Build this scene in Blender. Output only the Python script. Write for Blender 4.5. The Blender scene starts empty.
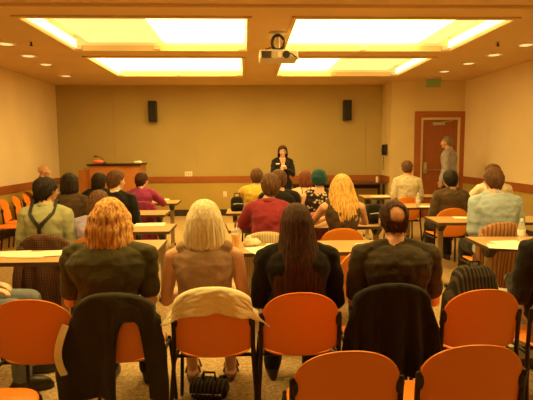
import bpy, math, random
from mathutils import Vector, Matrix, noise
R = math.radians
SC = bpy.context.scene
COL = SC.collection

# ------------------------------------------------------------------ camera
F = 500.0
VPX, VPY = 247.0, 148.0
CX, CY = 266.5, 200.0
EYE = Vector((0, 0, 1.55))
fwd = Vector(((CX - VPX) / F, 1, -(CY - VPY) / F)).normalized()
right0 = fwd.cross(Vector((0, 0, 1))).normalized()
up0 = right0.cross(fwd)
ROLL = R(0.35)
right = right0 * math.cos(ROLL) + up0 * math.sin(ROLL)
right = right0 * math.cos(ROLL) - up0 * math.sin(ROLL)
up = right.cross(fwd)
cam_d = bpy.data.cameras.new('camera')
cam = bpy.data.objects.new('camera', cam_d)
COL.objects.link(cam)
cam.matrix_world = Matrix(((right.x, up.x, -fwd.x, EYE.x), (right.y, up.y, -fwd.y, EYE.y), (right.z, up.z, -fwd.z, EYE.z), (0, 0, 0, 1)))
cam_d.sensor_width = 36
FE = F * math.sqrt(1 + ((CX-VPX)/F)**2 + ((CY-VPY)/F)**2) * 0.99
cam_d.lens = FE / 533 * 36
cam_d.clip_start = 0.05
SC.camera = cam

def ray(px, py):
    return (fwd + right * ((px - CX) / FE) - up * ((py - CY) / FE))
def at_y(px, py, Y):
    d = ray(px, py); return EYE + d * (Y / d.y)
def at_z(px, py, z):
    d = ray(px, py); return EYE + d * ((z - EYE.z) / d.z)

# ------------------------------------------------------------------ materials
MATS = {}
def mat(name, col, rough=0.6, metal=0.0, bump=0.0, bscale=40.0, var=0.0, vscale=6.0, stretch=(1, 1, 1), emit=None, trans=0.0, spec=0.5, sheen=0.0, alpha=None):
    if name in MATS: return MATS[name]
    m = bpy.data.materials.new(name); m.use_nodes = True
    nt = m.node_tree; b = nt.nodes['Principled BSDF']
    b.inputs['Base Color'].default_value = (*col, 1)
    b.inputs['Roughness'].default_value = rough
    b.inputs['Metallic'].default_value = metal
    b.inputs['Specular IOR Level'].default_value = spec
    if sheen: b.inputs['Sheen Weight'].default_value = sheen
    if trans: b.inputs['Transmission Weight'].default_value = trans
    tc = nt.nodes.new('ShaderNodeTexCoord'); mp = nt.nodes.new('ShaderNodeMapping')
    mp.inputs['Scale'].default_value = stretch
    nt.links.new(tc.outputs['Object'], mp.inputs['Vector'])
    if var:
        n = nt.nodes.new('ShaderNodeTexNoise'); n.inputs['Scale'].default_value = vscale; n.inputs['Detail'].default_value = 4
        nt.links.new(mp.outputs[0], n.inputs['Vector'])
        r = nt.nodes.new('ShaderNodeValToRGB')
        r.color_ramp.elements[0].position = 0.3; r.color_ramp.elements[1].position = 0.7
        r.color_ramp.elements[0].color = tuple(c * (1 - var) for c in col) + (1,)
        r.color_ramp.elements[1].color = tuple(min(1, c * (1 + var)) for c in col) + (1,)
        nt.links.new(n.outputs['Fac'], r.inputs['Fac']); nt.links.new(r.outputs['Color'], b.inputs['Base Color'])
    if bump:
        n2 = nt.nodes.new('ShaderNodeTexNoise'); n2.inputs['Scale'].default_value = bscale; n2.inputs['Detail'].default_value = 3
        nt.links.new(mp.outputs[0], n2.inputs['Vector'])
        bp = nt.nodes.new('ShaderNodeBump'); bp.inputs['Strength'].default_value = bump; bp.inputs['Distance'].default_value = 0.01
        nt.links.new(n2.outputs['Fac'], bp.inputs['Height']); nt.links.new(bp.outputs[0], b.inputs['Normal'])
    if emit:
        b.inputs['Emission Color'].default_value = (*emit[0], 1); b.inputs['Emission Strength'].default_value = emit[1]
    MATS[name] = m
    return m

def fabric(name, col, var=0.12, **k):
    return mat(name, col, rough=0.9, bump=0.35, bscale=55, var=var, vscale=9, spec=0.15, sheen=0.1, **k)

def pattern(name, kind, c1, c2, scale=30.0):
    """striped, plaid or spotted cloth"""
    if name in MATS: return MATS[name]
    m = mat(name, c1, rough=0.9, bump=0.3, bscale=60, spec=0.15)
    nt = m.node_tree; b = nt.nodes['Principled BSDF']
    tc = nt.nodes['Texture Coordinate']
    mix = nt.nodes.new('ShaderNodeMix'); mix.data_type = 'RGBA'
    mix.inputs['A'].default_value = (*c1, 1); mix.inputs['B'].default_value = (*c2, 1)
    def wave(direction, sc, dist=0.6):
        w = nt.nodes.new('ShaderNodeTexWave'); w.bands_direction = direction; w.inputs['Scale'].default_value = sc
        w.inputs['Distortion'].default_value = dist
        nt.links.new(tc.outputs['Object'], w.inputs['Vector']); return w.outputs['Fac']
    if kind == 'stripe':
        rr = nt.nodes.new('ShaderNodeValToRGB'); rr.color_ramp.elements[0].position = .55; rr.color_ramp.elements[1].position = .75
        nt.links.new(wave('X', scale), rr.inputs['Fac']); fac = rr.outputs['Color']
    elif kind == 'plaid':
        mm = nt.nodes.new('ShaderNodeMath'); mm.operation = 'MULTIPLY'
        nt.links.new(wave('X', scale), mm.inputs[0]); nt.links.new(wave('Z', scale), mm.inputs[1]); fac = mm.outputs[0]
    else:
        v = nt.nodes.new('ShaderNodeTexVoronoi'); v.inputs['Scale'].default_value = scale
        nt.links.new(tc.outputs['Object'], v.inputs['Vector'])
        rr = nt.nodes.new('ShaderNodeValToRGB'); rr.color_ramp.elements[0].position = .25; rr.color_ramp.elements[1].position = .45
        rr.color_ramp.elements[0].color = (1, 1, 1, 1); rr.color_ramp.elements[1].color = (0, 0, 0, 1)
        nt.links.new(v.outputs['Distance'], rr.inputs['Fac']); fac = rr.outputs['Color']
    nt.links.new(fac, mix.inputs['Factor']); nt.links.new(mix.outputs['Result'], b.inputs['Base Color'])
    return m

def hairmat(name, c1, c2, rough=0.62):
    if name in MATS: return MATS[name]
    m = mat(name, c1, rough=rough, spec=0.22)
    nt = m.node_tree; b = nt.nodes['Principled BSDF']; mp = nt.nodes['Mapping']
    mp.inputs['Scale'].default_value = (1, 1, 0.12)
    n = nt.nodes.new('ShaderNodeTexNoise'); n.inputs['Scale'].default_value = 75; n.inputs['Detail'].default_value = 5; n.inputs['Distortion'].default_value = .4
    nt.links.new(mp.outputs[0], n.inputs['Vector'])
    r = nt.nodes.new('ShaderNodeValToRGB'); r.color_ramp.elements[0].position = .35; r.color_ramp.elements[1].position = .65
    r.color_ramp.elements[0].color = (*c1, 1); r.color_ramp.elements[1].color = (*c2, 1)
    nt.links.new(n.outputs['Fac'], r.inputs['Fac']); nt.links.new(r.outputs['Color'], b.inputs['Base Color'])
    bp = nt.nodes.new('ShaderNodeBump'); bp.inputs['Strength'].default_value = .7; bp.inputs['Distance'].default_value = .006
    nt.links.new(n.outputs['Fac'], bp.inputs['Height']); nt.links.new(bp.outputs[0], b.inputs['Normal'])
    return m

def woodmat(name, c1, c2, rough=0.4, stretch=(1, 1, 1), scale=5):
    m = mat(name, c1, rough=rough)
    nt = m.node_tree; b = nt.nodes['Principled BSDF']; mp = nt.nodes['Mapping']
    mp.inputs['Scale'].default_value = stretch
    n = nt.nodes.new('ShaderNodeTexNoise'); n.inputs['Scale'].default_value = scale; n.inputs['Detail'].default_value = 6; n.inputs['Distortion'].default_value = 1.2
    nt.links.new(mp.outputs[0], n.inputs['Vector'])
    r = nt.nodes.new('ShaderNodeValToRGB'); r.color_ramp.elements[0].position = .3; r.color_ramp.elements[1].position = .7
    r.color_ramp.elements[0].color = (*c1, 1); r.color_ramp.elements[1].color = (*c2, 1)
    nt.links.new(n.outputs['Fac'], r.inputs['Fac']); nt.links.new(r.outputs['Color'], b.inputs['Base Color'])
    return m

# ------------------------------------------------------------------ mesh builder
class MB:
    def __init__(s): s.v = []; s.f = []
    def add(s, vs, fs):
        o = len(s.v); s.v += [tuple(p) for p in vs]; s.f += [tuple(i + o for i in q) for q in fs]; return s
    def box(s, lo, hi, m=None):
        x0, y0, z0 = lo; x1, y1, z1 = hi
        vs = [Vector(p) for p in ((x0,y0,z0),(x1,y0,z0),(x1,y1,z0),(x0,y1,z0),(x0,y0,z1),(x1,y0,z1),(x1,y1,z1),(x0,y1,z1))]
        if m: vs = [m @ p for p in vs]
        return s.add(vs, [(0,3,2,1),(4,5,6,7),(0,1,5,4),(1,2,6,5),(2,3,7,6),(3,0,4,7)])
    def loft(s, rings, cap=True, closed=True):
        n = len(rings[0]); vs = [p for r in rings for p in r]; fs = []
        for i in range(len(rings) - 1):
            for j in range(n if closed else n - 1):
                a = i*n + j; b = i*n + (j+1) % n
                fs.append((a, b, b + n, a + n))
        if cap:
            fs.append(tuple(reversed(range(n)))); fs.append(tuple(range((len(rings)-1)*n, len(rings)*n)))
        return s.add(vs, fs)
    def tube(s, pts, rad, n=10, round_ends=True):
        pts = [Vector(p) for p in pts]
        if not hasattr(rad, '__len__'): rad = [rad] * len(pts)
        P = []; Q = []
        if round_ends:
            d = (pts[0] - pts[1]).normalized()
            for k in (0.99, .8, .5): P.append(pts[0] + d*rad[0]*k); Q.append(rad[0]*math.sqrt(max(0.01, 1-k*k)))
        P += pts; Q += list(rad)
        if round_ends:
            d = (pts[-1] - pts[-2]).normalized()
            for k in (.5, .8, .99): P.append(pts[-1] + d*rad[-1]*k); Q.append(rad[-1]*math.sqrt(max(0.01, 1-k*k)))
        rings = []; prev = None
        for i, p in enumerate(P):
            t = (P[min(i+1, len(P)-1)] - P[max(i-1, 0)]).normalized()
            if prev is None:
                a = Vector((1, 0, 0)) if abs(t.x) < .8 else Vector((0, 1, 0))
            else: a = prev
            u = (a - t * a.dot(t)).normalized(); prev = u
            w = t.cross(u)
            rings.append([p + (u*math.cos(2*math.pi*k/n) + w*math.sin(2*math.pi*k/n))*Q[i] for k in range(n)])
        return s.loft(rings)
    def ell(s, c, r, m=None, n=16, k=10):
        c = Vector(c); rings = []
        for i in range(1, k):
            th = math.pi * i / k
            rings.append([Vector((r[0]*math.sin(th)*math.cos(2*math.pi*j/n), r[1]*math.sin(th)*math.sin(2*math.pi*j/n), -r[2]*math.cos(th))) for j in range(n)])
        rings = [[(c + (m @ p if m else p)) for p in q] for q in rings]
        return s.loft(rings)
    def cyl(s, c, r, h, n=20, r2=None, axis='z', m=None):
        c = Vector(c); r2 = r if r2 is None else r2
        def mk(a, q, t):
            p = {'z': Vector((q*math.cos(a), q*math.sin(a), t)), 'x': Vector((t, q*math.cos(a), q*math.sin(a))), 'y': Vector((q*math.sin(a), t, q*math.cos(a)))}[axis]
            return c + (m @ p if m else p)
        return s.loft([[mk(2*math.pi*j/n, r, 0) for j in range(n)], [mk(2*math.pi*j/n, r2, h) for j in range(n)]])
    def xform(s, m): s.v = [tuple(m @ Vector(p)) for p in s.v]; return s
    def build(s, name, m, parent=None, smooth=False, bevel=0, seg=2):
        me = bpy.data.meshes.new(name); me.from_pydata(s.v, [], s.f); me.update()
        return fin(name, me, m, parent, smooth, bevel, seg)

def ev(o):
    dg = bpy.context.evaluated_depsgraph_get()
    return bpy.data.meshes.new_from_object(o.evaluated_get(dg), depsgraph=dg)

def fin(name, me, m, parent=None, smooth=False, bevel=0, seg=2):
    o = bpy.data.objects.new(name, me); COL.objects.link(o)
    if m: me.materials.append(m)
    if bevel:
        b = o.modifiers.new('b', 'BEVEL'); b.width = bevel; b.segments = seg; b.limit_method = 'ANGLE'; b.angle_limit = R(40)
        nm = ev(o); o.modifiers.clear(); o.data = nm
        nm.name = name
    if smooth:
        o.data.polygons.foreach_set('use_smooth', [True]*len(o.data.polygons))
        if bevel or smooth == 'auto':
            try: o.data.set_sharp_from_angle(angle=R(40))
            except Exception: pass
    if parent: o.parent = parent
    return o

def remesh(mb, voxel, name, m, parent, smooth_it=4, disp=None):
    me = bpy.data.meshes.new(name); me.from_pydata(mb.v, [], mb.f); me.update()
    o = bpy.data.objects.new(name, me); COL.objects.link(o)
    r = o.modifiers.new('r', 'REMESH'); r.mode = 'VOXEL'; r.voxel_size = voxel
    s = o.modifiers.new('s', 'SMOOTH'); s.iterations = smooth_it; s.factor = .5
    nm = ev(o); o.modifiers.clear()
    if disp:
        n = len(nm.vertices); co = [0.0]*3*n; no = [0.0]*3*n
        nm.vertices.foreach_get('co', co); nm.vertex_normals.foreach_get('vector', no)
        for i in range(0, 3*n, 3):
            d = disp(Vector(co[i:i+3]))
            co[i] += no[i]*d; co[i+1] += no[i+1]*d; co[i+2] += no[i+2]*d
        nm.vertices.foreach_set('co', co); nm.update()
    nm.name = name
    o.data = nm
    if not nm.materials: nm.materials.append(m)
    else: nm.materials[0] = m
    nm.polygons.foreach_set('use_smooth', [True]*len(nm.polygons))
    if parent: o.parent = parent
    return o

def tag(o, label, cat, group=None, kind=None):
    o['label'] = label; o['category'] = cat
    if group: o['group'] = group
    if kind: o['kind'] = kind
    return o
def thing(name, label, cat, loc=(0, 0, 0), rz=0, group=None):
    o = bpy.data.objects.new(name, None); COL.objects.link(o); o.empty_display_size = .1
    o.location = loc; o.rotation_euler = (0, 0, rz)
    return tag(o, label, cat, group)
def struct(name, mb, m, parent=None, bevel=0):
    o = mb.build(name, m, parent, bevel=bevel)
    if not parent: o['kind'] = 'structure'
    return o
CH = {}
def dup(o, parent=None):
    c = o.copy(); COL.objects.link(c)
    c.parent = parent
    for ch in KIDS(o): dup(ch, c)
    return c
def KIDS(o): return list(o.children)
EXPO = -0.04
# ------------------------------------------------------------------ room
CEIL = 2.975
XL, XR, XS = -4.25, 4.74, 3.13
YB, YD, YN = 11.5, 10.77, -1.6
W = 0.12
def walls_mat(name, c, dark):
    m = mat(name, c, rough=.85, bump=.12, bscale=120, var=.05, vscale=1.2)
    return m
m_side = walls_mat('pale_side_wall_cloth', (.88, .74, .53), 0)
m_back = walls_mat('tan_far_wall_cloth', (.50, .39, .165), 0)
m_doorw = walls_mat('cream_door_wall_paint', (.74, .60, .32), 0)
m_ceil = mat('ceiling_paint', (.74, .54, .28), rough=.9, bump=.1, bscale=150, var=.04, vscale=1.5)
m_rail = woodmat('cherry_rail_wood', (.33, .10, .025), (.42, .14, .035), .35, (1, 1, 6))
m_base = mat('dark_baseboard_rubber', (.035, .022, .015), rough=.5)
m_black = mat('black_plastic', (.018, .016, .015), rough=.45, bump=.1)
m_dark = mat('dark_brown_metal', (.035, .020, .014), rough=.35, metal=.6, bump=.03)
m_white = mat('white_plastic', (.85, .82, .75), rough=.4, bump=.03)
m_cream = mat('cream_metal_paint', (.72, .60, .40), rough=.45, bump=.03)

# carpet: mottled tan loops
m_carpet = mat('tan_carpet', (.50, .36, .19), rough=.95, bump=.8, bscale=260, spec=.1)
nt = m_carpet.node_tree; b = nt.nodes['Principled BSDF']
v1 = nt.nodes.new('ShaderNodeTexNoise'); v1.inputs['Scale'].default_value = 38; v1.inputs['Detail'].default_value = 6; v1.inputs['Roughness'].default_value = .75
nt.links.new(nt.nodes['Mapping'].outputs[0], v1.inputs['Vector'])
rr = nt.nodes.new('ShaderNodeValToRGB'); rr.color_ramp.elements[0].position = .40; rr.color_ramp.elements[1].position = .60
rr.color_ramp.elements[0].color = (.42, .28, .13, 1); rr.color_ramp.elements[1].color = (.74, .56, .31, 1)
nt.links.new(v1.outputs['Fac'], rr.inputs['Fac']); nt.links.new(rr.outputs['Color'], b.inputs['Base Color'])

struct('floor', MB().box((XL-W, YN-W, -.1), (XR+W, YB+W, 0)), m_carpet)
struct('wall_left', MB().box((XL-W, YN, 0), (XL, YB, CEIL)), m_side)
struct('wall_right', MB().box((XR, YN, 0), (XR+W, YD, CEIL)), m_side)
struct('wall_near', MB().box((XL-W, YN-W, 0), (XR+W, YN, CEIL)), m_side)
# far wall: cloth panels with fine vertical joints
mb = MB(); xs = [XL, -3.0, -1.15, 0.0, 1.55, 2.75, XS]
for a, c in zip(xs, xs[1:]): mb.box((a+.003, YB, 0), (c-.003, YB+W, CEIL))
mb.box((XL, YB+.01, 0), (XS, YB+W, CEIL))
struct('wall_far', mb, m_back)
# door wall with an opening for the door
DX0, DX1 = 3.83, 4.60
DT = 2.14
mb = MB(); mb.box((XS, YD, 0), (DX0-.10, YD+W, CEIL)).box((DX1+.06, YD, 0), (XR+W, YD+W, CEIL)).box((DX0-.10, YD, DT+.08), (DX1+.06, YD+W, CEIL))
mb.box((XS, YD+W, 0), (XS+W, YB+W, CEIL))
struct('wall_door_side', mb, m_doorw)

# ceiling slab with four light coffers
COF = [ # x0,x1,y0,y1 , lit spans (fraction of width)
 (-2.44, 0.02, 5.62, 7.42, (.52, .985), 'left near'),
 (0.56, 3.00, 5.62, 7.42, (.015, .80), 'right near'),
 (-2.46, -.06, 8.0, 9.95, (.03, .985), 'left far'),
 (0.60, 2.98, 8.0, 9.95, (.015, .42), 'right far'),
 (-2.42, 0.04, 2.5, 4.3, (.10, .90), 'left rear'),
 (0.54, 3.02, 2.5, 4.3, (.10, .90), 'right rear')]
def ceiling_mb():
    mb = MB(); ys = sorted({YN-W, YB+W} | {c[2] for c in COF} | {c[3] for c in COF})
    for y0, y1 in zip(ys, ys[1:]):
        cs = sorted([(c[0], c[1]) for c in COF if c[2] <= y0 and c[3] >= y1])
        x = XL-W
        for a, c in cs: mb.box((x, y0, CEIL), (a, y1, CEIL+.06)); x = c
        mb.box((x, y0, CEIL), (XR+W, y1, CEIL+.06))
    return mb
struct('ceiling', ceiling_mb(), m_ceil)
struct('trim_1', MB().box((XL, 5.12, CEIL-.035), (XR, 5.22, CEIL)), m_ceil, bevel=.006)
m_cof = mat('coffer_white_paint', (.86, .80, .62), rough=.8, bump=.03)
LC = (1.0, .67, .18)
m_lamp = mat('glowing_diffuser', (.9, .85, .7), emit=(LC, 7.5), rough=.5)
m_lamp2 = mat('dim_diffuser', (.85, .8, .65), emit=((1.0, .76, .24), 1.1), rough=.5)
m_lampend = mat('end_tube_diffuser', (.9, .85, .7), emit=((1.0, .76, .30), 3.0), rough=.5)
DEP = .19
for x0, x1, y0, y1, (l0, l1), nm in COF:
    t = thing('ceiling_light', 'recessed ceiling light coffer, %s one, glowing warm white' % nm, 'ceiling light', ((x0+x1)/2, (y0+y1)/2, CEIL), 0, 'light coffers in the ceiling')
    w, d = (x1-x0)/2, (y1-y0)/2; th = .03
    box = MB().box((-w-th, -d-th, 0.0605), (-w, d+th, DEP)).box((w, -d-th, .0605), (w+th, d+th, DEP)).box((-w, -d-th, .0605), (w, -d, DEP)).box((-w, d, .0605), (w, d+th, DEP)).box((-w-th, -d-th, DEP), (w+th, d+th, DEP+.03))
    box.build('housing', m_cof, t)
    fr = MB(); e = .055; z0, z1 = -.022, 0.0
    fr.box((-w-e, -d-e, z0), (-w+.004, d+e, z1)).box((w-.004, -d-e, z0), (w+e, d+e, z1)).box((-w, -d-e, z0), (w, -d+.004, z1)).box((-w, d-.004, z0), (w, d+e, z1))
    fr.build('frame', m_ceil, t, bevel=.004)
    a, c = -w + 2*w*l0, -w + 2*w*l1
    MB().box((a, -d+.03, DEP-.10), (c, d-.03, DEP-.08)).build('diffuser', m_lamp, t, bevel=.004)
    if l0 > .2: MB().box((-w+.20, -d+.03, DEP-.095), (a-.02, d-.03, DEP-.07)).build('diffuser', m_lamp2, t, bevel=.004)
    if l1 < .9: MB().box((c+.02, -d+.03, DEP-.095), (w-.2, d-.03, DEP-.07)).build('diffuser', m_lamp2, t, bevel=.004)
    # end panels, with small clips
    sx = -1 if nm.startswith('left') else 1
    MB().box((sx*(w-.03)-.012, -d+.06, .02), (sx*(w-.03)+.012, -.03, .12)).box((sx*(w-.03)-.012, .03, .02), (sx*(w-.03)+.012, d-.06, .12)).build('end_panel', m_lampend, t)
    for kx in (-.96, -.05, .94):
        MB().box((kx*w-.05, d-.03, -.004), (kx*w+.05, d, .05)).build('clip', m_cream, t, bevel=.004)

# rails, baseboards
def rail(name, lo, hi, m=m_rail): struct(name, MB().box(lo, hi), m, bevel=.006)
Z0, Z1 = .775, .92
rail('trim_2', (XL, YB-.03, Z0), (XS-.02, YB, Z1))
rail('trim_3', (XL, YN, Z0), (XL+.03, YB-.03, Z1))
rail('trim_4', (XR-.03, YN, Z0), (XR, YD-.02, Z1))
rail('trim_5', (XS-.02, YD+.03, Z0), (XS, YB-.03, Z1))
rail('baseboard_far', (XL, YB-.02, 0), (XS, YB, .15), m_base)
rail('baseboard_left', (XL, YN, 0), (XL+.015, YB-.02, .15), m_base)
rail('baseboard_right', (XR-.015, YN, 0), (XR, YD-.02, .15), m_base)
rail('baseboard_door_side', (XS, YD-.015, 0), (DX0-.22, YD, .15), m_base)

m_wain = mat('olive_wainscot_cloth', (.50, .36, .10), rough=.85, bump=.12, bscale=120, var=.05, vscale=1.5)
for nm_, lo, hi in (('trim_6', (XL, YB-.008, .15), (XS-.008, YB, Z0)), ('trim_7', (XL, YN, .15), (XL+.008, YB-.008, Z0)), ('trim_8', (XR-.008, YN, .15), (XR, YD-.03, Z0))):
    struct(nm_, MB().box(lo, hi), m_wain)

# door
m_door = woodmat('cherry_door_wood', (.26, .075, .020), (.34, .105, .028), .35, (6, 1, .5), 4)
m_steel = mat('brushed_steel', (.55, .50, .42), rough=.3, metal=.9, bump=.02)
dr = MB().box((DX0, YD+.02, 0.005), (DX1, YD+.065, DT)).build('door_1', m_door, bevel=.003); dr['kind'] = 'structure'
fr = MB().box((DX0-.05, YD-.012, 0), (DX0, YD+.10, DT+.05)).box((DX1, YD-.012, 0), (DX1+.05, YD+.10, DT+.05)).box((DX0, YD-.012, DT), (DX1, YD+.10, DT+.05))
fr.build('door_frame', m_cream, dr, bevel=.004)
cs = MB().box((DX0-.19, YD-.03, 0), (DX0-.05, YD, DT+.18)).box((DX1+.05, YD-.03, 0), (XR, YD, DT+.18)).box((DX0-.05, YD-.03, DT+.05), (DX1+.05, YD, DT+.18))
cs.build('door_casing', m_rail, dr, bevel=.004)
h = MB().box((DX0+.03, YD-.012, .98), (DX0+.10, YD+.02, 1.22)).build('lock_plate', m_steel, dr, bevel=.004)
MB().tube([(DX0+.065, YD-.06, 1.06), (DX0+.20, YD-.06, 1.06), (DX0+.5, YD-.06, 1.06)], .014).tube([(DX0+.065, YD-.06, 1.06), (DX0+.065, YD+.01, 1.06)], .014).tube([(DX0+.5, YD-.06, 1.06), (DX0+.5, YD+.01, 1.06)], .014).build('push_bar', m_steel, dr, smooth=True)
MB().box((DX0+.2, YD-.05, DT-.12), (DX0+.46, YD+.02, DT-.05)).tube([(DX0+.33, YD-.06, DT-.06), (DX0+.56, YD-.12, DT-.03), (DX0+.7, YD-.02, DT+.02)], .01).build('door_closer', m_steel, dr, bevel=.002)

# ------------------------------------------------------------------ fixtures
for px, py, lab in ((153, 111.5, 'black wall speaker to the left of the presenter, high on the far wall'), (347, 110.5, 'black wall speaker to the right of the presenter, high on the far wall')):
    p = at_y(px, py, YB-.1)
    t = thing('wall_speaker', lab, 'speaker', (p.x, YB, p.z), 0, 'speakers on the far wall')
    MB().box((-.09, -.20, -.23), (.09, -.04, .23)).build('cabinet', m_black, t, bevel=.012)
    MB().box((-.08, -.212, -.215), (.08, -.20, .215)).build('grille', mat('grille_cloth', (.03, .025, .02), rough=.9, bump=.8, bscale=300), t, bevel=.005)
    MB().box((-.03, -.04, -.06), (.03, 0, .06)).build('bracket', m_dark, t)
# wall telephone on the side face of the step
t = thing('wall_telephone', 'dark wall telephone with hanging coiled cord by the corner near the door', 'telephone', (XS, 11.1, 1.5), 0)
MB().box((-.05, -.09, -.12), (0, .09, .12)).build('base', m_black, t, bevel=.01)
MB().tube([(-.08, 0, -.09), (-.095, 0, 0), (-.08, 0, .09)], [.03, .02, .03]).build('handset', m_dark, t, smooth=True)
cd = MB(); cd.tube([(-.07 + .012*math.cos(k*1.6), .0 + .012*math.sin(k*1.6), -.10 - k*.006) for k in range(60)], .004, 6); cd.build('cord', m_black, t, smooth=True)
p = at_y(409, 124, YD)
tag(MB().box((p.x-.05, YD-.025, p.z-.07), (p.x+.05, YD, p.z+.07)).build('wall_sensor', m_cream, bevel=.006), 'small cream sensor box on wall left of the door', 'sensor')
# outlets on the far wall
p = at_y(188.5, 172.5, YB)
t = thing('socket_box', 'white double outlet box above the wooden rail on far wall', 'outlet', (p.x, YB, Z1+.055))
MB().box((-.085, -.03, -.055), (.085, 0, .055)).build('cover', m_white, t, bevel=.005)
for s in (-.045, 0, .045): MB().box((s-.014, -.034, -.03), (s+.014, -.03, .03)).build('socket', m_cream, t, bevel=.001)
p = at_y(225, 194, YB)
t = thing('wall_outlet', 'small pale outlet low on far wall below the rail', 'outlet', (p.x, YB, p.z))
MB().box((-.04, -.012, -.06), (.04, 0, .06)).build('cover', m_white, t, bevel=.003)
for s in (-.028, .028): MB().box((-.017, -.016, s-.016), (.017, -.012, s+.016)).build('socket', m_cream, t, bevel=.001)

# ceiling downlights along the side walls
m_lens = mat('frosted_glass_lens', (.9, .8, .6), rough=.25, emit=((1, .7, .3), .9))
dl = [(6, 44), (28.5, 56), (46, 64.5), (66, 76), (526, 45), (494, 55), (468.5, 63.5), (444.5, 71.5)]
nml = ['nearest', 'second nearest', 'third', 'farthest']
for i, (px, py) in enumerate(dl):
    p = at_z(px, py, CEIL)
    t = thing('downlight', 'round ceiling downlight, %s in the row by the %s wall' % (nml[i % 4], 'left' if i < 4 else 'right'), 'downlight', (p.x, p.y, CEIL), 0, 'downlights along the %s wall' % ('left' if i < 4 else 'right'))
    n = 28; rg = []
    for r_, z_ in ((.085, 0), (.10, -.006), (.13, -.006), (.135, 0), (.13, .003), (.085, .003), (.085, 0)):
        rg.append([Vector((r_*math.cos(2*math.pi*k/n), r_*math.sin(2*math.pi*k/n), z_)) for k in range(n)])
    MB().loft(rg, cap=False).build('rim', m_white if py < 60 else m_cream, t, smooth=True)
    MB().ell((0, 0, -.001), (.085, .085, .012), n=24, k=8).build('lens', m_lens, t, smooth=True)
for (px, py, lab) in ((31, 41.5, 'small dark ceiling sprinkler near the left downlights'), (498, 42, 'small dark ceiling sprinkler near the right downlights')):
    p = at_z(px, py, CEIL)
    t = thing('ceiling_sprinkler', lab, 'sprinkler', (p.x, p.y, CEIL), 0, 'ceiling sprinklers')
    MB().cyl((0, 0, -.008), .035, .014).build('plate', m_steel, t, bevel=.002)
    MB().tube([(0, 0, 0), (0, 0, -.05)], .012).cyl((0, 0, -.056), .025, .005).build('nozzle', m_dark, t)

# projector
m_proj = mat('projector_case', (.62, .56, .46), rough=.45, bump=.05)
PY = 6.35
p = at_y(278, 57, PY)
PJ = thing('projector', 'pale ceiling projector with cable loops hanging between the light coffers', 'projector', (p.x, PY, p.z))
MB().box((-.235, -.17, -.055), (.235, .17, .06)).build('case', m_proj, PJ, bevel=.02, seg=3)
MB().cyl((.09, -.185, 0), .045, .03, axis='y').build('lens', m_black, PJ, bevel=.004)
for s in (-.15, ):
    g = MB()
    for k in range(7): g.box((s-.06, -.176, -.038+k*.012), (s+.06, -.168, -.032+k*.012))
    g.build('vent', m_dark, PJ)
MB().box((-.01, -.176, -.03), (.03, -.168, .03)).build('panel', m_white, PJ, bevel=.002)
top = CEIL - p.z
MB().tube([(0, 0, .05), (0, 0, top-.01)], .022).cyl((0, 0, top-.015), .11, .014).box((-.09, -.09, .06), (.09, .09, .075)).build('mount', m_proj, PJ, smooth='auto')
cb = MB()
for r_, ph in ((.095, 0), (.075, .5), (.085, 1.1)):
    pts = [(r_*math.cos(a)*.9 + .0, -.06 - .03*ph + .02*math.sin(2*a), .16 + r_*1.05*math.sin(a)) for a in [k*2*math.pi/26 + ph for k in range(25)]]
    cb.tube(pts, .009, 6)
cb.tube([(.02, -.1, .07), (.1, -.16, .03), (.16, -.2, 0), (.24, -.15, -.05), (.25, 0, 0)], .008, 6).tube([(-.1, -.07, .1), (-.16, -.1, .07), (-.12, -.15, .05)], .008, 6)
cb.build('cable', m_black, PJ, smooth=True)

# exit sign
p = at_y(433.5, 82.5, 10.3)
t = thing('exit_sign', 'green lettered EXIT sign hanging from the ceiling before the door', 'sign', (p.x, 10.3, CEIL))
MB().box((-.16, -.03, -.03), (.16, .03, 0)).build('canopy', m_cream, t, bevel=.004)
MB().box((-.15, -.006, -.20), (.15, .006, -.03)).build('panel', mat('sign_panel', (.34, .38, .14), rough=.3, bump=.02), t, bevel=.002)
cu = bpy.data.curves.new('txt', 'FONT'); cu.body = 'EXIT'; cu.size = .15; cu.extrude = .002; cu.align_x = 'CENTER'; cu.align_y = 'CENTER'
to = bpy.data.objects.new('txt', cu); COL.objects.link(to)
bpy.context.view_layer.update()
me = ev(to); bpy.data.objects.remove(to)
o = fin('lettering', me, mat('exit_green', (.10, .36, .06), rough=.4, emit=((.1, .9, .15), .08)), t)
o.rotation_euler = (R(90), 0, 0); o.location = (0, -.009, -.115); o.scale = (1.05, 1, 1)

# lectern desk
m_lect = woodmat('orange_cherry_wood', (.42, .15, .035), (.50, .19, .045), .4, (1, 1, .4), 4)
lp = at_y(118, 163.5, 10.4)
LZ = lp.z
t = thing('lectern', 'wide orange wood lectern desk with dark top edge at front left of the room', 'lectern', (lp.x, 10.4, 0))
hw = .505
MB().box((-hw, -.30, .06), (hw, .30, LZ-.035)).build('cabinet', m_lect, t, bevel=.005)
MB().box((-hw-.03, -.34, LZ-.035), (hw+.03, .34, LZ)).build('top', m_dark, t, bevel=.008)
MB().box((-hw+.03, -.27, 0), (hw-.03, .27, .06)).build('plinth', m_base, t)
MB().box((-hw-.23, -.24, 0.0), (-hw-.002, .28, LZ-.12)).build('side_cabinet', m_lect, t, bevel=.005)
for s in (-1, 1): MB().box((s*hw/2-hw/2+.02, -.312, .1), (s*hw/2+hw/2-.02, -.30, LZ-.08)).build('front_panel', m_lect, t, bevel=.003)
t = thing('gooseneck_microphone', 'thin gooseneck microphone standing at left on the lectern', 'microphone', (lp.x-.30, 10.5, LZ))
MB().cyl((0, 0, 0), .05, .02).build('base', m_black, t, bevel=.003)
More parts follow.
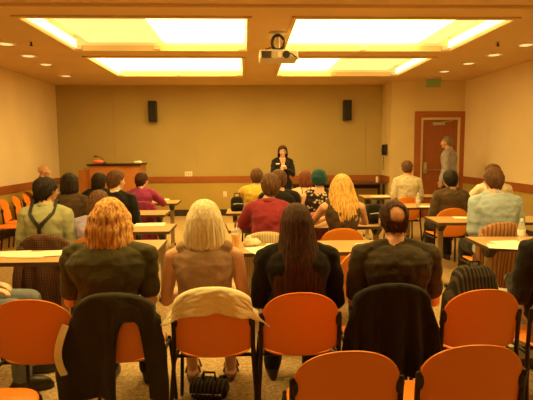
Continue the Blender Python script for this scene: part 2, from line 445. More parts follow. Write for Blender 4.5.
MB().tube([(0, 0, .015), (-.02, 0, .08), (-.09, -.02, .14), (-.15, -.04, .15)], .006, 8).build('neck', m_dark, t, smooth=True)
MB().tube([(-.15, -.04, .15), (-.19, -.05, .15)], .014).build('capsule', m_black, t, smooth=True)
# pink cloth purse and white cup on lectern
mb = MB().ell((0, 0, .045), (.09, .05, .048)).ell((.06, .01, .04), (.06, .05, .04))
o = remesh(mb, .008, 'pouch', fabric('pink_cloth', (.85, .22, .14)), None, 3, lambda c: .006*noise.noise(c*40)); o.location = (lp.x-.36, 10.2, LZ); tag(o, 'pinkish red soft pouch lying at left on the lectern top', 'pouch')
o = remesh(MB().ell((0, 0, .022), (.09, .06, .026)).ell((.03, .0, .03), (.045, .045, .028)), .007, 'crumpled_napkin', mat('napkin_paper', (.85, .82, .72), rough=.8, bump=.2), None, 2, lambda c: .006*noise.noise(c*60)); o.location = (lp.x+.44, 10.25, LZ+.002); tag(o, 'crumpled white napkin at right end of the lectern top', 'napkin')
# ------------------------------------------------------------------ people
SKIN = {
 'fair': mat('fair_skin', (.78, .47, .33), rough=.5, var=.06, vscale=14, bump=.06, bscale=300),
 'tan': mat('tan_skin', (.60, .33, .21), rough=.5, var=.06, vscale=14, bump=.06, bscale=300),
 'brown': mat('brown_skin', (.40, .20, .12), rough=.5, var=.06, vscale=14, bump=.06, bscale=300)}
m_eye = mat('eye_white', (.85, .82, .78), rough=.2, bump=.02)
m_iris = mat('dark_iris', (.05, .03, .02), rough=.2, bump=.02)
m_lip = mat('lips', (.55, .18, .14), rough=.45, bump=.05)

def rotm(yaw, pitch, roll=0):
    return (Matrix.Rotation(yaw, 3, 'Z') @ Matrix.Rotation(-pitch, 3, 'X') @ Matrix.Rotation(roll, 3, 'Y'))

def ik(S, W, l1, l2, pole):
    d = W - S; L = min(d.length, (l1 + l2) * .995); dn = d.normalized()
    if d.length > L: W = S + dn * L
    a = (l1*l1 - l2*l2 + L*L) / (2*L); h = math.sqrt(max(0, l1*l1 - a*a))
    p = (pole - dn * pole.dot(dn)).normalized()
    return S + dn*a + p*h, W

def hand_mb(mb, W, d, n, s, curl, side, k=1.0):
    """palm, four unequal bent fingers and a thumb. W wrist, d direction, n palm-facing normal, side +1 thumb on the left of d x n"""
    d = d.normalized(); n = (n - d*n.dot(d)).normalized(); x = d.cross(n) * side   # x points to the thumb side
    m = Matrix((x, d, n)).transposed()
    mb.ell(W + d*.045*k, (.040*k, .052*k, .017*k), m)
    mb.tube([W - d*.02, W + d*.03*k], [.025*k, .026*k], 10)
    L = [.068, .076, .070, .055]; X = [.027, .009, -.010, -.028]
    for i in range(4):
        p = W + (d*.080 + x*X[i])*k; q = d + x*(.10*(1.5-i)); q.normalize()
        pts = [p - q*.02*k, p]; a = 0
        for seg in (.45, .32, .23):
            a += curl; dd = (q*math.cos(a) + n*math.sin(a)); p = p + dd*L[i]*seg*k; pts.append(p)
        mb.tube(pts, [.0095*k, .0098*k, .009*k, .0085*k, .0075*k], 8)
    p = W + (d*.022 + x*.028)*k; q = (d*.55 + x*.75 + n*.35).normalized()
    p2 = p + q*.035*k; p3 = p2 + (d*.85 + x*.3 + n*.4).normalized()*.030*k; p4 = p3 + (d*.9 + n*.4).normalized()*.022*k
    mb.tube([W + d*.01 + x*.012, p, p2, p3, p4], [.015*k, .0145*k, .012*k, .010*k, .0085*k], 8)

def cap(t, top_lift=.0, zs=(1, .965, .88, .76, .58, .34), back=0):
    """rings hugging the skull with hair thickness t, from the crown down"""
    out = []; hz = .092 + t + top_lift; 
    for q in zs:
        r = math.sqrt(max(.004, 1 - q*q)); out.append((.025 + hz*q, (.0775+t)*r, (.097+t)*r + back*(1-q), -.008, 180))
    return out
HAIR = {  # rings: (z, half width, half depth, y centre, angular extent from the back in degrees)
 'short': cap(.013) + [(.040, .0900, .110, -.010, 132), (.010, .0900, .111, -.014, 108), (-.02, .086, .107, -.017, 98), (-.05, .074, .096, -.020, 78), (-.075, .060, .082, -.024, 64)],
 'crop': cap(.008) + [(.035, .085, .104, -.010, 122), (.005, .084, .104, -.014, 104), (-.03, .078, .098, -.018, 90), (-.06, .062, .085, -.022, 70)],
 'bob': cap(.022, .004, back=.01) + [(.035, .108, .128, -.014, 132), (-.02, .120, .130, -.022, 122), (-.08, .130, .126, -.028, 118), (-.135, .135, .116, -.034, 114), (-.165, .125, .100, -.036, 108)],
 'wavy': cap(.030, .004, back=.01) + [(.035, .120, .134, -.016, 134), (-.02, .134, .134, -.024, 126), (-.08, .142, .130, -.034, 120), (-.14, .140, .120, -.045, 114), (-.19, .115, .10, -.055, 100)],
 'mid': cap(.018) + [(.035, .098, .116, -.012, 130), (-.02, .104, .116, -.018, 116), (-.08, .106, .108, -.024, 110), (-.13, .088, .088, -.03, 95)],
 'long': cap(.016, back=.01) + [(.03, .096, .124, -.014, 126), (-.04, .106, .126, -.028, 110), (-.12, .122, .122, -.060, 102), (-.20, .142, .116, -.100, 94), (-.30, .156, .108, -.125, 86), (-.40, .158, .100, -.135, 80), (-.50, .135, .080, -.135, 66)],
 'longslim': cap(.024, back=.01) + [(.03, .114, .128, -.014, 128), (-.04, .132, .130, -.024, 114), (-.12, .150, .126, -.055, 104), (-.20, .158, .12, -.085, 96), (-.30, .150, .11, -.105, 86), (-.40, .125, .09, -.110, 70), (-.45, .09, .07, -.108, 56)],
 'beanie': cap(.024, .004) + [(.045, .104, .124, -.012, 176), (.01, .102, .118, -.022, 120), (-.03, .090, .106, -.028, 90), (-.055, .072, .09, -.03, 70)],
}
def hair(parent, style, m, M, c, seed=0, amp=.006, name='hair', hs=1.0, hole=None):
    rg = HAIR[style]; NV, NU = (70 if rg[-1][0] < -.3 else 40), 110
    rnd = random.Random(seed); ph = [rnd.uniform(0, 6.28) for _ in range(6)]
    # cumulative length so v is even
    Ls = [0]
    for a, b in zip(rg, rg[1:]): Ls.append(Ls[-1] + math.hypot(a[0]-b[0], a[2]-b[2]))
    def samp(t):
        s_ = t*Ls[-1]
        for i in range(len(rg)-1):
            if s_ <= Ls[i+1] or i == len(rg)-2:
                q = (s_-Ls[i])/(Ls[i+1]-Ls[i]); q = max(0, min(1, q))
                return [rg[i][k] + (rg[i+1][k]-rg[i][k])*q for k in range(5)]
    outer = []; inner = []
    for iv in range(NV+1):
        t = iv/NV; z, w_, d_, y_, ex = samp(t); ro = []; ri = []
        for iu in range(NU+1):
            u = iu/NU*2 - 1; a = u*R(ex)
            fade = min(1, t*3)
            g = amp*fade*(.5*math.sin(u*47 + ph[0] + 3*math.sin(t*3+ph[1])) + .35*math.sin(u*83 + ph[2] + 2*math.sin(t*5+ph[3])) + .5*math.sin(u*13+ph[4]+t*2))
            g += amp*1.2*noise.noise(Vector((u*5, t*4, seed*3.1)))
            if style == 'wavy': g += .007*math.sin(t*22 + 5*noise.noise(Vector((u*3, t*2, seed)))) * t
            p = Vector((math.sin(a)*(w_+g), -math.cos(a)*(d_+g) + y_, z + ((amp*2.6*math.sin(u*31+ph[5]) + amp*2.2*math.sin(u*11+ph[2])) if t > .97 else 0)))
            e = .012 + .010*min(1, t*2)
            edge = 1 - max(0, (abs(u)-.9)/.1)*.8 if ex < 176 else 1
            edge *= 1 - max(0, (t-.88)/.12)*.8
            q = Vector((math.sin(a)*max(.002, w_-e*edge), -math.cos(a)*max(.002, d_-e*edge) + y_, z-.004 if t > .1 else z-.012))
            ro.append(c + M @ (p*hs)); ri.append(c + M @ (q*hs))
        outer.append(ro); inner.append(ri)
    mb = MB(); n = NU+1
    vs = [p for r in outer for p in r] + [p for r in inner for p in r]; off = (NV+1)*n; fs = []
    for i in range(NV):
        for j in range(NU):
            a = i*n+j
            if hole and ((outer[i][j] - c - M @ Vector(hole[0])).length < hole[1]*(1+.18*noise.noise(outer[i][j]*70))): continue
            fs.append((a, a+n, a+n+1, a+1)); a += off; fs.append((a, a+1, a+n+1, a+n))
    for i in range(NV):
        a = i*n; fs.append((a, a+off, a+off+n, a+n)); a = i*n+NU; fs.append((a, a+n, a+n+off, a+off))
    for j in range(NU):
        a = NV*n+j; fs.append((a, a+off, a+off+1, a+1))
    fs.append(tuple(range(NU))[::-1])
    mb.add(vs, fs)
    return mb.build(name, m, parent, smooth=True)

def make_person(label, X, Y, H, yaw=0, stand=False, fem=False, sw=.185, bw=1.0, lean=.10, hy=0, hp=0, skin='fair', top=None, topkind='long',
                legs=None, hairs=('short', None), arms='table', voxel=.0085, seed=1, group=None, collar=None, seat=.455, feet=0.0, bare_legs=False, hx=0, shoe_m=None):
    """a whole figure. Seated: origin on the floor below the pelvis, facing +Y before yaw."""
    t = thing('person', label, 'person', (X, Y, 0), yaw, group)
    hs = .95 if fem else 1.0
    pz = .90 if stand else seat + .10
    if stand: pz = H*.52
    P = Vector((0, 0, pz))
    rise = H - pz - (.30 - .03)*hs          # neck base height above the pelvis
    spine = rise / max(.3, math.cos(lean*.9))
    def cen(q):                             # spine curve, q 0..1.2
        return P + Vector((0, spine*(q*math.sin(lean*(.4+.7*q))), spine*q*math.cos(lean*(.4+.5*q))))
    prof = [(-.20, .150, .115), (-.08, .178, .130), (.05, .175, .128), (.22, .152, .112), (.42, .150, .112), (.60, .165, .122), (.76, .178, .122), (.88, .165, .102), (.96, .120, .078), (1.03, .075, .065), (1.10, .056, .058)]
    if fem: prof = [(a, b*(1.04 if a < .1 else (.88 if a < .5 else .93)), c*.96) for a, b, c in prof]
    k = sw/.185
    prof = [(a, b*bw*(k if a > .5 and a < 1 else 1), c*(bw+1)/2) for a, b, c in prof]
    def ring(q, w_, d_, inf=0, n=28):
        c0 = cen(q); tn = (cen(q+.05)-cen(q-.05)).normalized(); fy = Vector((1, 0, 0)).cross(tn) * -1
        out = []
        for j in range(n):
            a = 2*math.pi*j/n; e = .86
            cx = math.copysign(abs(math.cos(a))**e, math.cos(a)); sy = math.copysign(abs(math.sin(a))**e, math.sin(a))
            out.append(c0 + Vector((1, 0, 0))*cx*(w_+inf) + fy*sy*(d_+inf))
        return out
    def w_at(q):
        for (a, b, c), (a2, b2, c2) in zip(prof, prof[1:]):
            if a <= q <= a2: f = (q-a)/(a2-a); return b+(b2-b)*f, c+(c2-c)*f
        return prof[-1][1:]
    def back(x, q, off=.02):
        b_, c_ = w_at(q); s_ = max(0, 1-(x/(b_+off))**2)**.5; return cen(q) + Vector((x, -(c_+off)*s_, 0))
    def front(x, q, off=.02):
        b_, c_ = w_at(q); s_ = max(0, 1-(x/(b_+off))**2)**.5; return cen(q) + Vector((x, (c_+off)*s_, 0))
    neck = cen(1.0)
    hc = neck + Vector((hx, .045 + .10*math.sin(max(0, hp)), .155*hs*math.cos(hp*.5)))
    hc.z = H - .125*hs if abs(hp) < .5 else H - .12*hs
    M = rotm(hy, hp)
    head = lambda x, y, z: hc + M @ (Vector((x, y, z))*hs)
    Mh = M
    b = MB()
    b.loft([ring(*p) for p in prof])
    b.tube([cen(.96), cen(1.0)+Vector((0, .0, .03)), head(0, -.022, -.06)], [.060*hs, .054*hs, .052*hs], 16)
    S = {}
    armr = .050*(.86 if fem else 1)*(bw+1)/2
    for s in (-1, 1):
        S[s] = cen(.865) + Vector((s*sw, 0, 0))
        b.tube([cen(.99)+Vector((s*.03, -.005, 0)), cen(.935)+Vector((s*sw*.55, 0, .0)), S[s]], [.042, .046, armr*1.08], 12)
    sc_ = Matrix.Diagonal((1, 1, 1))
    def hell(c_, r_): b.ell(head(*c_), tuple(q*hs for q in r_), Mh)
    hell((0, -.006, .025), (.0775, .097, .092)); hell((0, .030, -.045), (.056, .062, .062)); hell((0, .070, -.090), (.024, .022, .020))
    hell((0, .012, .005), (.072, .082, .08))
    b.tube([head(0, .090, .018), head(0, .104, -.012), head(0, .113, -.030)], [.009*hs, .011*hs, .0145*hs], 8)
    b.tube([head(-.040, .078, .030), head(0, .092, .030), head(.040, .078, .030)], .011*hs, 8)
    for s in (-1, 1):
        hell((s*.079, -.004, -.010), (.010, .020, .031)); hell((s*.045, .062, -.028), (.022, .022, .022))
        b.tube([head(s*.012, .105, -.033), head(s*.013, .098, -.034)], .009*hs, 6)
    # arms
    L1, L2 = .285*hs, .25*hs
    el = {}; wr = {}
    for s in (-1, 1):
        A = arms[s > 0] if isinstance(arms, (tuple, list)) else arms
        pole = Vector((s*.55, -.35, -.8)); hn = Vector((0, 0, -1)); hd = None; curl = .35
        if A == 'table': W_ = Vector((s*.12, .40, .80)); pole = Vector((s*.9, -.2, -.6)); hd = Vector((-s*.4, 1, -.05))
        elif A == 'lap': W_ = Vector((s*.13, .26, seat+.24)); pole = Vector((s*.5, -1, -.3)); hd = Vector((-s*.5, .8, -.1))
        elif A == 'clasp': W_ = cen(.62) + Vector((s*.055, .27, 0)); pole = Vector((s*.6, -.2, -1)); hd = Vector((-s*.55, .45, .6)); hn = Vector((-s, 0, 0)); curl = .5
        elif A == 'belly': W_ = cen(.25) + Vector((s*.10, .23, 0)); pole = Vector((s*.6, -.6, -.6)); hd = Vector((-s*.8, .5, 0)); hn = Vector((0, -1, -.2)); curl = .5
        elif A == 'hang': W_ = S[s] + Vector((s*.05, .08, -.52)); pole = Vector((s*.3, -1, 0)); hd = Vector((0, .2, -1)); hn = Vector((-s, 0, 0))
        elif A == 'face': W_ = head(s*.03, .13, -.15); pole = Vector((s*.4, .2, -1)); hd = Vector((-s*.2, -.15, 1)); hn = Vector((0, -1, 0)); curl = .7
        else: W_ = Vector(A[0]); hd = Vector(A[1]); hn = Vector(A[2]); curl = A[3]
        E_, W_ = ik(S[s], W_, L1, L2, pole); el[s] = E_; wr[s] = W_
        b.tube([S[s], S[s].lerp(E_, .5), E_], [armr*1.05, armr*.92, armr*.80], 14)
        b.tube([E_, E_.lerp(W_, .35), W_], [armr*.80, armr*.82, armr*.54], 14)
        hand_mb(b, W_, hd, hn, 1, curl, s*-1 if False else (1 if (hd.cross(hn)).x*(-s) > 0 else -1), .95*hs)
    # legs
    hip = {}; kn = {}; an = {}
    for s in (-1, 1):
        hw = .088*bw
        if stand:
            hip[s] = P + Vector((s*hw, 0, -.06)); kn[s] = Vector((s*.10, .02, pz*.52)); an[s] = Vector((s*.10, -.02, .085))
        else:
            hip[s] = P + Vector((s*hw, .02, -.01)); kn[s] = Vector((s*.125, .43*hs, seat+.055)); an[s] = Vector((s*.13, .42+feet, .085))
        th, kr, cr, ar = .083*(bw+1)/2, .058, .052, .038
        mid = hip[s].lerp(kn[s], .45)
        b.tube([hip[s], mid, kn[s]], [th, th*.92, kr], 16)
        calf = kn[s].lerp(an[s], .35) + Vector((0, -.012, 0))
        b.tube([kn[s], calf, an[s]], [kr, cr, ar], 14)
        b.ell(an[s] + Vector((0, .06, -.045)), (.042, .115, .036))
    body = remesh(b, voxel, 'body', SKIN[skin], t, 3)
    # face pieces
    for s in (-1, 1):
        e = MB().ell((0, 0, 0), (.0125*hs,)*3, n=14, k=10).build('eye', m_eye, t, smooth=True); e.location = head(s*.032, .074, .006)
        e.rotation_euler = M.to_euler()
        ir = MB().ell((0, .0105*hs, 0), (.0062*hs, .003*hs, .0062*hs), n=12, k=8).build('iris', m_iris, e, smooth=True)
    mo = MB(); mo.tube([(-.024, -.006, 0), (-.010, .002, .002), (0, .003, 0), (.010, .002, .002), (.024, -.006, 0)], [.002, .005, .0055, .005, .002], 8)
    mo = mo.build('mouth', m_lip, t, smooth=True); mo.location = head(0, .0885, -.060); mo.rotation_euler = M.to_euler()
    # hair
    if hairs and hairs[1]:
        amp = hairs[2] if len(hairs) > 2 else .005
        hair(t, hairs[0], hairs[1], M, hc, seed, amp, 'hair' if hairs[0] != 'beanie' else 'headscarf', hs, hairs[3] if len(hairs) > 3 else None)
    wr_n = lambda sc, a: (lambda c_: a*noise.noise(Vector((c_.x*9+seed, c_.y*9, c_.z*14))) + a*.6*noise.noise(Vector((c_.x*22, c_.y*22+seed, c_.z*26))))
    # top garment
    if top:
        g = MB(); inf = .014
        q0 = -.18
        pr = [p for p in prof if p[0] <= 1.0]
        pr = pr + [(1.0, .086, .070)]
        if topkind in ('sleeveless', 'straps'):
            lim = .97 if topkind == 'sleeveless' else .72
            pr = [p for p in prof if p[0] <= lim]
        hem = .006 if topkind in ('straps', 'sleeveless') else .02
        g.loft([ring(a, b_, c_, (hem if a < .3 else (.018 if a > .7 and topkind in ('long', 'short') else inf*.8))) for a, b_, c_ in pr])
        if topkind == 'sleeveless':
            for s in (-1, 1): g.tube([cen(.97)+Vector((s*.05, -.005, 0)), cen(.95)+Vector((s*sw*.62, 0, .004))], [.054, .058], 12)
        if topkind == 'straps':
            for s in (-1, 1):
                pts = [back(s*.06, q, .004) for q in (.62, .74, .86, .95)] + [cen(.975)+Vector((s*.075, 0, .045))] + [front(s*.07, q, .006) for q in (.92, .8, .64)]
                g.tube(pts, .011, 8)
        if topkind in ('long', 'short'):
            g.ell(cen(.975) + Vector((0, -.022, 0)), (.088, .060, .052)); g.ell(cen(.95) + Vector((0, -.03, 0)), (.14, .062, .05))
            for s in (-1, 1):
                g.tube([cen(1.0)+Vector((s*.022, -.006, .002)), cen(.945)+Vector((s*sw*.55, -.002, .004)), S[s]+Vector((0, 0, .002))], [.056, .055, armr*1.08+.014], 12)
                ar = armr+.016
                g.tube([S[s], S[s].lerp(el[s], .55), el[s]] if topkind == 'long' else [S[s], S[s].lerp(el[s], .45), S[s].lerp(el[s], .74)], [ar*1.06, ar, ar*(.88 if topkind == 'long' else 1.02)], 14)
                if topkind == 'long': g.tube([el[s], el[s].lerp(wr[s], .4), el[s].lerp(wr[s], .93)], [ar*.88, ar*.82, ar*.66], 14)
        remesh(g, voxel, 'shirt' if topkind != 'jacket' else 'jacket', top, t, 3, wr_n(1, .010))
    if collar:
        ch = .030 if topkind == 'long' or collar is not top else .008
        n = 24; rings = []
        cc = cen(1.0) + Vector((0, .004, 0)); up_ = Vector((0, .25, 1)).normalized()
        for r_, z_ in ((.060, -.012), (.064, ch), (.070, ch), (.084, -.012), (.060, -.012)):
            rings.append([cc + Vector((r_*1.02*math.cos(2*math.pi*j/n), r_*1.02*math.sin(2*math.pi*j/n)+.004, z_ - .25*r_*math.sin(2*math.pi*j/n))) for j in range(n)])
        MB().loft(rings, cap=False).build('collar', collar, t, smooth=True)
    if legs:
        g = MB(); 
        g.loft([ring(a, b_, c_, .008) for a, b_, c_ in [p for p in prof if p[0] <= .10]])
        for s in (-1, 1):
            th = .083*(bw+1)/2 + .012
            g.tube([hip[s], hip[s].lerp(kn[s], .45), kn[s]], [th, th*.94, .072], 16)
            if not bare_legs: g.tube([kn[s], kn[s].lerp(an[s], .4), an[s].lerp(kn[s], .03)], [.072, .068, .060], 14)
        if bare_legs and not stand:
            g.tube([hip[-1].lerp(kn[-1], .8), hip[1].lerp(kn[1], .8)], .07, 12)
        remesh(g, voxel, 'trousers' if not bare_legs else 'skirt', legs, t, 3, wr_n(1, .007))
    sm = shoe_m or mat('dark_shoe_leather', (.03, .02, .015), rough=.4, bump=.1)
    for s in (-1, 1):
        a = an[s]; sh = MB()
        def foot(z, gx, gy):
            return [Vector((a.x + gx*math.cos(q)*(1 if math.sin(q) > 0 else .8), a.y + .055 + gy*math.sin(q), z)) for q in [2*math.pi*j/20 for j in range(20)]]
        sh.loft([foot(.004, .046, .138), foot(.022, .050, .142), foot(.035, .049, .138)])
        z = sh.build('shoe', sm, t, smooth='auto')
        if not bare_legs:
            sh.ell(a + Vector((0, .055, -.042)), (.047, .130, .050)); sh.tube([a + Vector((0, -.01, -.03)), a + Vector((0, -.01, .012))], .045, 14)
            bpy.data.objects.remove(z)
            me = sh
            remesh(me, .009, 'shoe', sm, t, 2)
        else:
            for yy in (.12, .03):
                MB().tube([(a.x-.05, a.y+yy, .03), (a.x-.035, a.y+yy, .075), (a.x, a.y+yy+.01, .088), (a.x+.035, a.y+yy, .075), (a.x+.05, a.y+yy, .03)], .007, 8).build('sandal_strap', sm, t, smooth=True)
    t_ = dict(t=t, back=back, front=front, cen=cen, S=S, el=el, wr=wr, head=head, M=M, hc=hc, hs=hs, w_at=w_at)
    return t_
def strip(parent, name, pts, width, m, th=.004):
    """flat band along points, its width in local x"""
    rings = []
    for i, p in enumerate(pts):
        p = Vector(p); tdir = (Vector(pts[min(i+1, len(pts)-1)]) - Vector(pts[max(0, i-1)])).normalized()
        side = Vector((1, 0, 0)); side = (side - tdir*side.dot(tdir)).normalized(); n = tdir.cross(side)
        rings.append([p - side*width/2 - n*th, p + side*width/2 - n*th, p + side*width/2 + n*th, p - side*width/2 + n*th])
    return MB().loft(rings).build(name, m, parent)
# ------------------------------------------------------------------ furniture
m_orange = mat('orange_moulded_plastic', (.86, .275, .028), rough=.38, bump=.05, bscale=200, spec=.4)
m_edge = mat('table_edge_strip', (.10, .05, .025), rough=.4, bump=.03)
m_top = woodmat('tan_maple_laminate', (.52, .33, .15), (.60, .40, .19), .32, (1, 6, 1), 3)
m_col = mat('bronze_leg_paint', (.42, .30, .16), rough=.35, metal=.3, bump=.03)

def zt(x): return .675 + .125*max(0, 1-(abs(x)/.205)**2.3)**.62
def zb_(x): return .472 - .036*max(0, 1-(x/.2)**2)
def by(x, z): return -.235 + .06*(x/.2)**2*.6 - (z-.47)*.16 + .02
def make_chair(label, group):
    t = thing('stacking_chair', label, 'chair', (0, 0, 0), 0, group)
    NX, NZ = 26, 12
    def grid(off):
        g = []
        for j in range(NZ+1):
            row = []
            for i in range(NX+1):
                x = -.203 + .406*i/NX
                a, c = zb_(x), zt(x); z = a + (c-a)*j/NZ
                row.append(Vector((x, by(x, z)+off, z)))
            g.append(row)
        return g
    A, B = grid(-.006), grid(.006); n = NX+1; off = n*(NZ+1)
    vs = [p for r in A for p in r] + [p for r in B for p in r]; fs = []
    for j in range(NZ):
        for i in range(NX):
            a = j*n+i; fs.append((a, a+1, a+n+1, a+n)); a += off; fs.append((a, a+n, a+n+1, a+1))
    for i in range(NX):
        fs.append((i, i+off, i+1+off, i+1)); a = NZ*n+i; fs.append((a, a+1, a+1+off, a+off))
    for j in range(NZ):
        a = j*n; fs.append((a, a+n, a+n+off, a+off)); a = j*n+NX; fs.append((a, a+off, a+n+off, a+n))
    MB().add(vs, fs).build('backrest', m_orange, t, smooth='auto', bevel=.004)
    # seat: rounded dish
    rings = []
    def rr(w, d, z, y0=0.0, n=36):
        out = []
        for k in range(n):
            a = 2*math.pi*k/n; cx = math.copysign(abs(math.cos(a))**.5, math.cos(a)); sy = math.copysign(abs(math.sin(a))**.5, math.sin(a))
            y = y0 + d*sy + .012; out.append(Vector((w*cx*(1-.06*(sy < 0)*abs(sy)), y, z - .022*max(0, (y-.13)/.08)**2*.5 + (.012*(cx*cx)))))
        return out
    s = MB().loft([rr(.20, .205, .424), rr(.21, .213, .428), rr(.212, .215, .436), rr(.20, .205, .439), rr(.10, .10, .428), rr(.02, .02, .426)])
    s.build('seat', m_orange, t, smooth=True)
    for sx in (-1, 1):
        x = sx*.212; yb = by(.2, .63)
        MB().tube([(x, yb-.01, .665), (x, yb+.0, .60), (x, yb+.01, .44), (sx*.225, yb-.02, .25), (sx*.235, yb-.05, .012)], .0115, 10).build('leg', m_dark, t, smooth=True)
        MB().tube([(x, .17, .42), (x, .185, .40), (sx*.225, .20, .25), (sx*.235, .22, .012)], .0115, 10).build('leg', m_dark, t, smooth=True)
        MB().ell((0, 0, 0), (.014, .020, .034), n=14, k=8).xform(Matrix.Translation((sx*.203, yb-.004, .632))).build('bracket', m_black, t, smooth=True)
    MB().tube([(-.212, yb+.01, .41), (-.212, .17, .41)], .0105).tube([(.212, yb+.01, .41), (.212, .17, .41)], .0105).tube([(-.212, .16, .408), (.212, .16, .408)], .0105).tube([(-.212, -.12, .408), (.212, -.12, .408)], .0105).build('seat_frame', m_dark, t, smooth=True)
    return t
CHAIRP = None
def chair(X, Yback, label, rz=0, group='orange stacking chairs around the tables'):
    """placed so its backrest is at depth Yback when rz is 0"""
    global CHAIRP
    if CHAIRP is None: CHAIRP = make_chair(label, group); o = CHAIRP
    else: o = dup(CHAIRP)
    o['label'] = label; o['group'] = group
    off = Matrix.Rotation(rz, 3, 'Z') @ Vector((0, -.235, 0))
    o.location = (X - off.x, Yback - off.y, 0); o.rotation_euler = (0, 0, rz)
    return o

TBL = []
def table(X0, Yn, L, D, rz, label, legs_at=(.10, None)):
    """X0,Yn = near left corner of the top"""
    t = thing('training_table', label, 'table', (X0, Yn, 0), rz, 'tan topped training tables')
    H = .73
    MB().box((.004, .004, H-.028), (L-.004, D-.004, H)).build('tabletop', m_top, t, bevel=.002)
    e = MB().box((0, 0, H-.03), (L, .004, H-.001)).box((0, D-.004, H-.03), (L, D, H-.001)).box((0, .004, H-.03), (.004, D-.004, H-.001)).box((L-.004, .004, H-.03), (L, D-.004, H-.001))
    e.build('edge_band', m_edge, t)
    for x in (.11, L-.11):
        lg = MB().box((x-.03, D/2-.018, .06), (x+.03, D/2+.018, H-.05)).build('leg', m_col, t, bevel=.006)
        MB().tube([(x, D/2-.24, .052), (x, D/2, .07), (x, D/2+.24, .052)], .018, 10).build('foot', m_col, lg, smooth=True)
        MB().loft([[Vector((x-.03, D/2-.15, H-.032)), Vector((x+.03, D/2-.15, H-.032)), Vector((x+.03, D/2+.15, H-.032)), Vector((x-.03, D/2+.15, H-.032))], [Vector((x-.03, D/2-.03, H-.13)), Vector((x+.03, D/2-.03, H-.13)), Vector((x+.03, D/2+.03, H-.13)), Vector((x-.03, D/2+.03, H-.13))]]).build('bracket', m_black, lg, bevel=.004)
        for s in (-1, 1): MB().cyl((x-.012, D/2+s*.225, .026), .026, .024, axis='x').build('caster', m_black, lg, bevel=.003)
    TBL.append(t)
    return t
def on_table(px, py): return at_z(px, py, .73)

def drape(X, Yback, label, m, name='jacket', rz=0, w=.25, zback=.30, zfront=.55, over=.0, fold=.014, nf=7, seed=1, sleeves=True, sh=.0, asym=0, cat='jacket', topz=.02, skew=0, zfun=None, bulge=0):
    """a jacket hung over a chair back; same origin as its chair"""
    rnd = random.Random(seed); ph = rnd.uniform(0, 6)
    NU, NB, NF = 60, 34, 16
    rows = []
    def T(x): 
        return (zt(max(-.200, min(.200, x*.93))) if abs(x) < .205 else .675 - (abs(x)-.205)*.9) + topz
    for iv in range(NB + NF + 5):
        row = []
        for iu in range(NU+1):
            u = iu/NU*2-1
            if iv <= NB:                 # back sheet, bottom to top
                q = iv/NB; ww = w*(1 + .10*(1-q) + asym*u*(1-q)) if q < .8 else w*(1 + .02*(1-q)/.2)
                ww *= (1 - .13*max(0, (q-.7)/.3))
                if bulge and u < 0: ww *= 1 + bulge*math.sin(math.pi*q)
                x = u*ww + skew*(1-q)
                zbt = zback + .035*noise.noise(Vector((u*2.2, seed, 0))) + .03*math.sin(u*4+ph)
                if zfun: zbt = zfun(u) + .012*noise.noise(Vector((u*5, seed, 0)))
                z = zbt + (T(x)-zbt)*q
                y = by(min(.2, abs(x)), min(z, .8)) - .022 - (1-q)**.7*(.012+fold*(1+math.sin(u*nf*1.57+ph+1.5*noise.noise(Vector((u*2, q*2, seed))))))
                y -= .006*noise.noise(Vector((u*6, q*7, seed*2)))
            elif iv <= NB+4:             # over the top
                a = (iv-NB)/5*math.pi; x = u*w*.87
                y0 = by(min(.2, abs(x)), T(x)-.02); z = T(x) + .012*math.sin(a); y = y0 - .022*math.cos(a)
            else:
                q = (iv-NB-4)/NF; x = u*w*(.87+.02*q); z = T(x) + (zfront - T(x))*q
                z = max(z, zfront)
                y = by(min(.2, abs(x)), min(z, .8)) + .022 + .006*math.sin(u*9+ph)*q
            row.append(Vector((x, y, z)))
        rows.append(row)
    n = NU+1; vs = [p for r in rows for p in r]; fs = [(j*n+i, j*n+i+1, (j+1)*n+i+1, (j+1)*n+i) for j in range(len(rows)-1) for i in range(NU)]
    root = thing(name, label, cat, (0, 0, 0), 0)
    off = Matrix.Rotation(rz, 3, 'Z') @ Vector((0, -.235, 0))
    root.location = (X - off.x, Yback - off.y, 0); root.rotation_euler = (0, 0, rz)
    me = bpy.data.meshes.new('cloth'); me.from_pydata(vs, [], fs); me.update()
    o = bpy.data.objects.new('cloth', me); COL.objects.link(o)
    s = o.modifiers.new('s', 'SOLIDIFY'); s.thickness = .007; s.offset = 0
    nm = ev(o); o.modifiers.clear(); o.data = nm; nm.name = 'cloth'; nm.materials.append(m)
    nm.polygons.foreach_set('use_smooth', [True]*len(nm.polygons)); o.parent = root
    if sleeves:
        for s_ in (-1, 1):
            x = s_*w*.80; zt0 = T(x)-.05
            y = by(.2, .6) - .055
            pts = []; rad = []
            for k in range(9):
                q = k/8; pts.append((x + s_*.035*q + .012*math.sin(q*6+ph+s_), y - .03*q - .010*math.sin(q*5+s_), zt0 - (zt0 - max(.12, zback-.08))*q)); rad.append(.042 - .008*q + .003*math.sin(q*25))
            sl = MB().tube(pts, rad, 16)
            # flatten front to back
            c0 = Vector((0, y-.015, 0)); sl.v = [(p[0], c0.y + (p[1]-c0.y)*.6, p[2]) for p in sl.v]
            sl.build('sleeve', m, root, smooth=True)
    return root

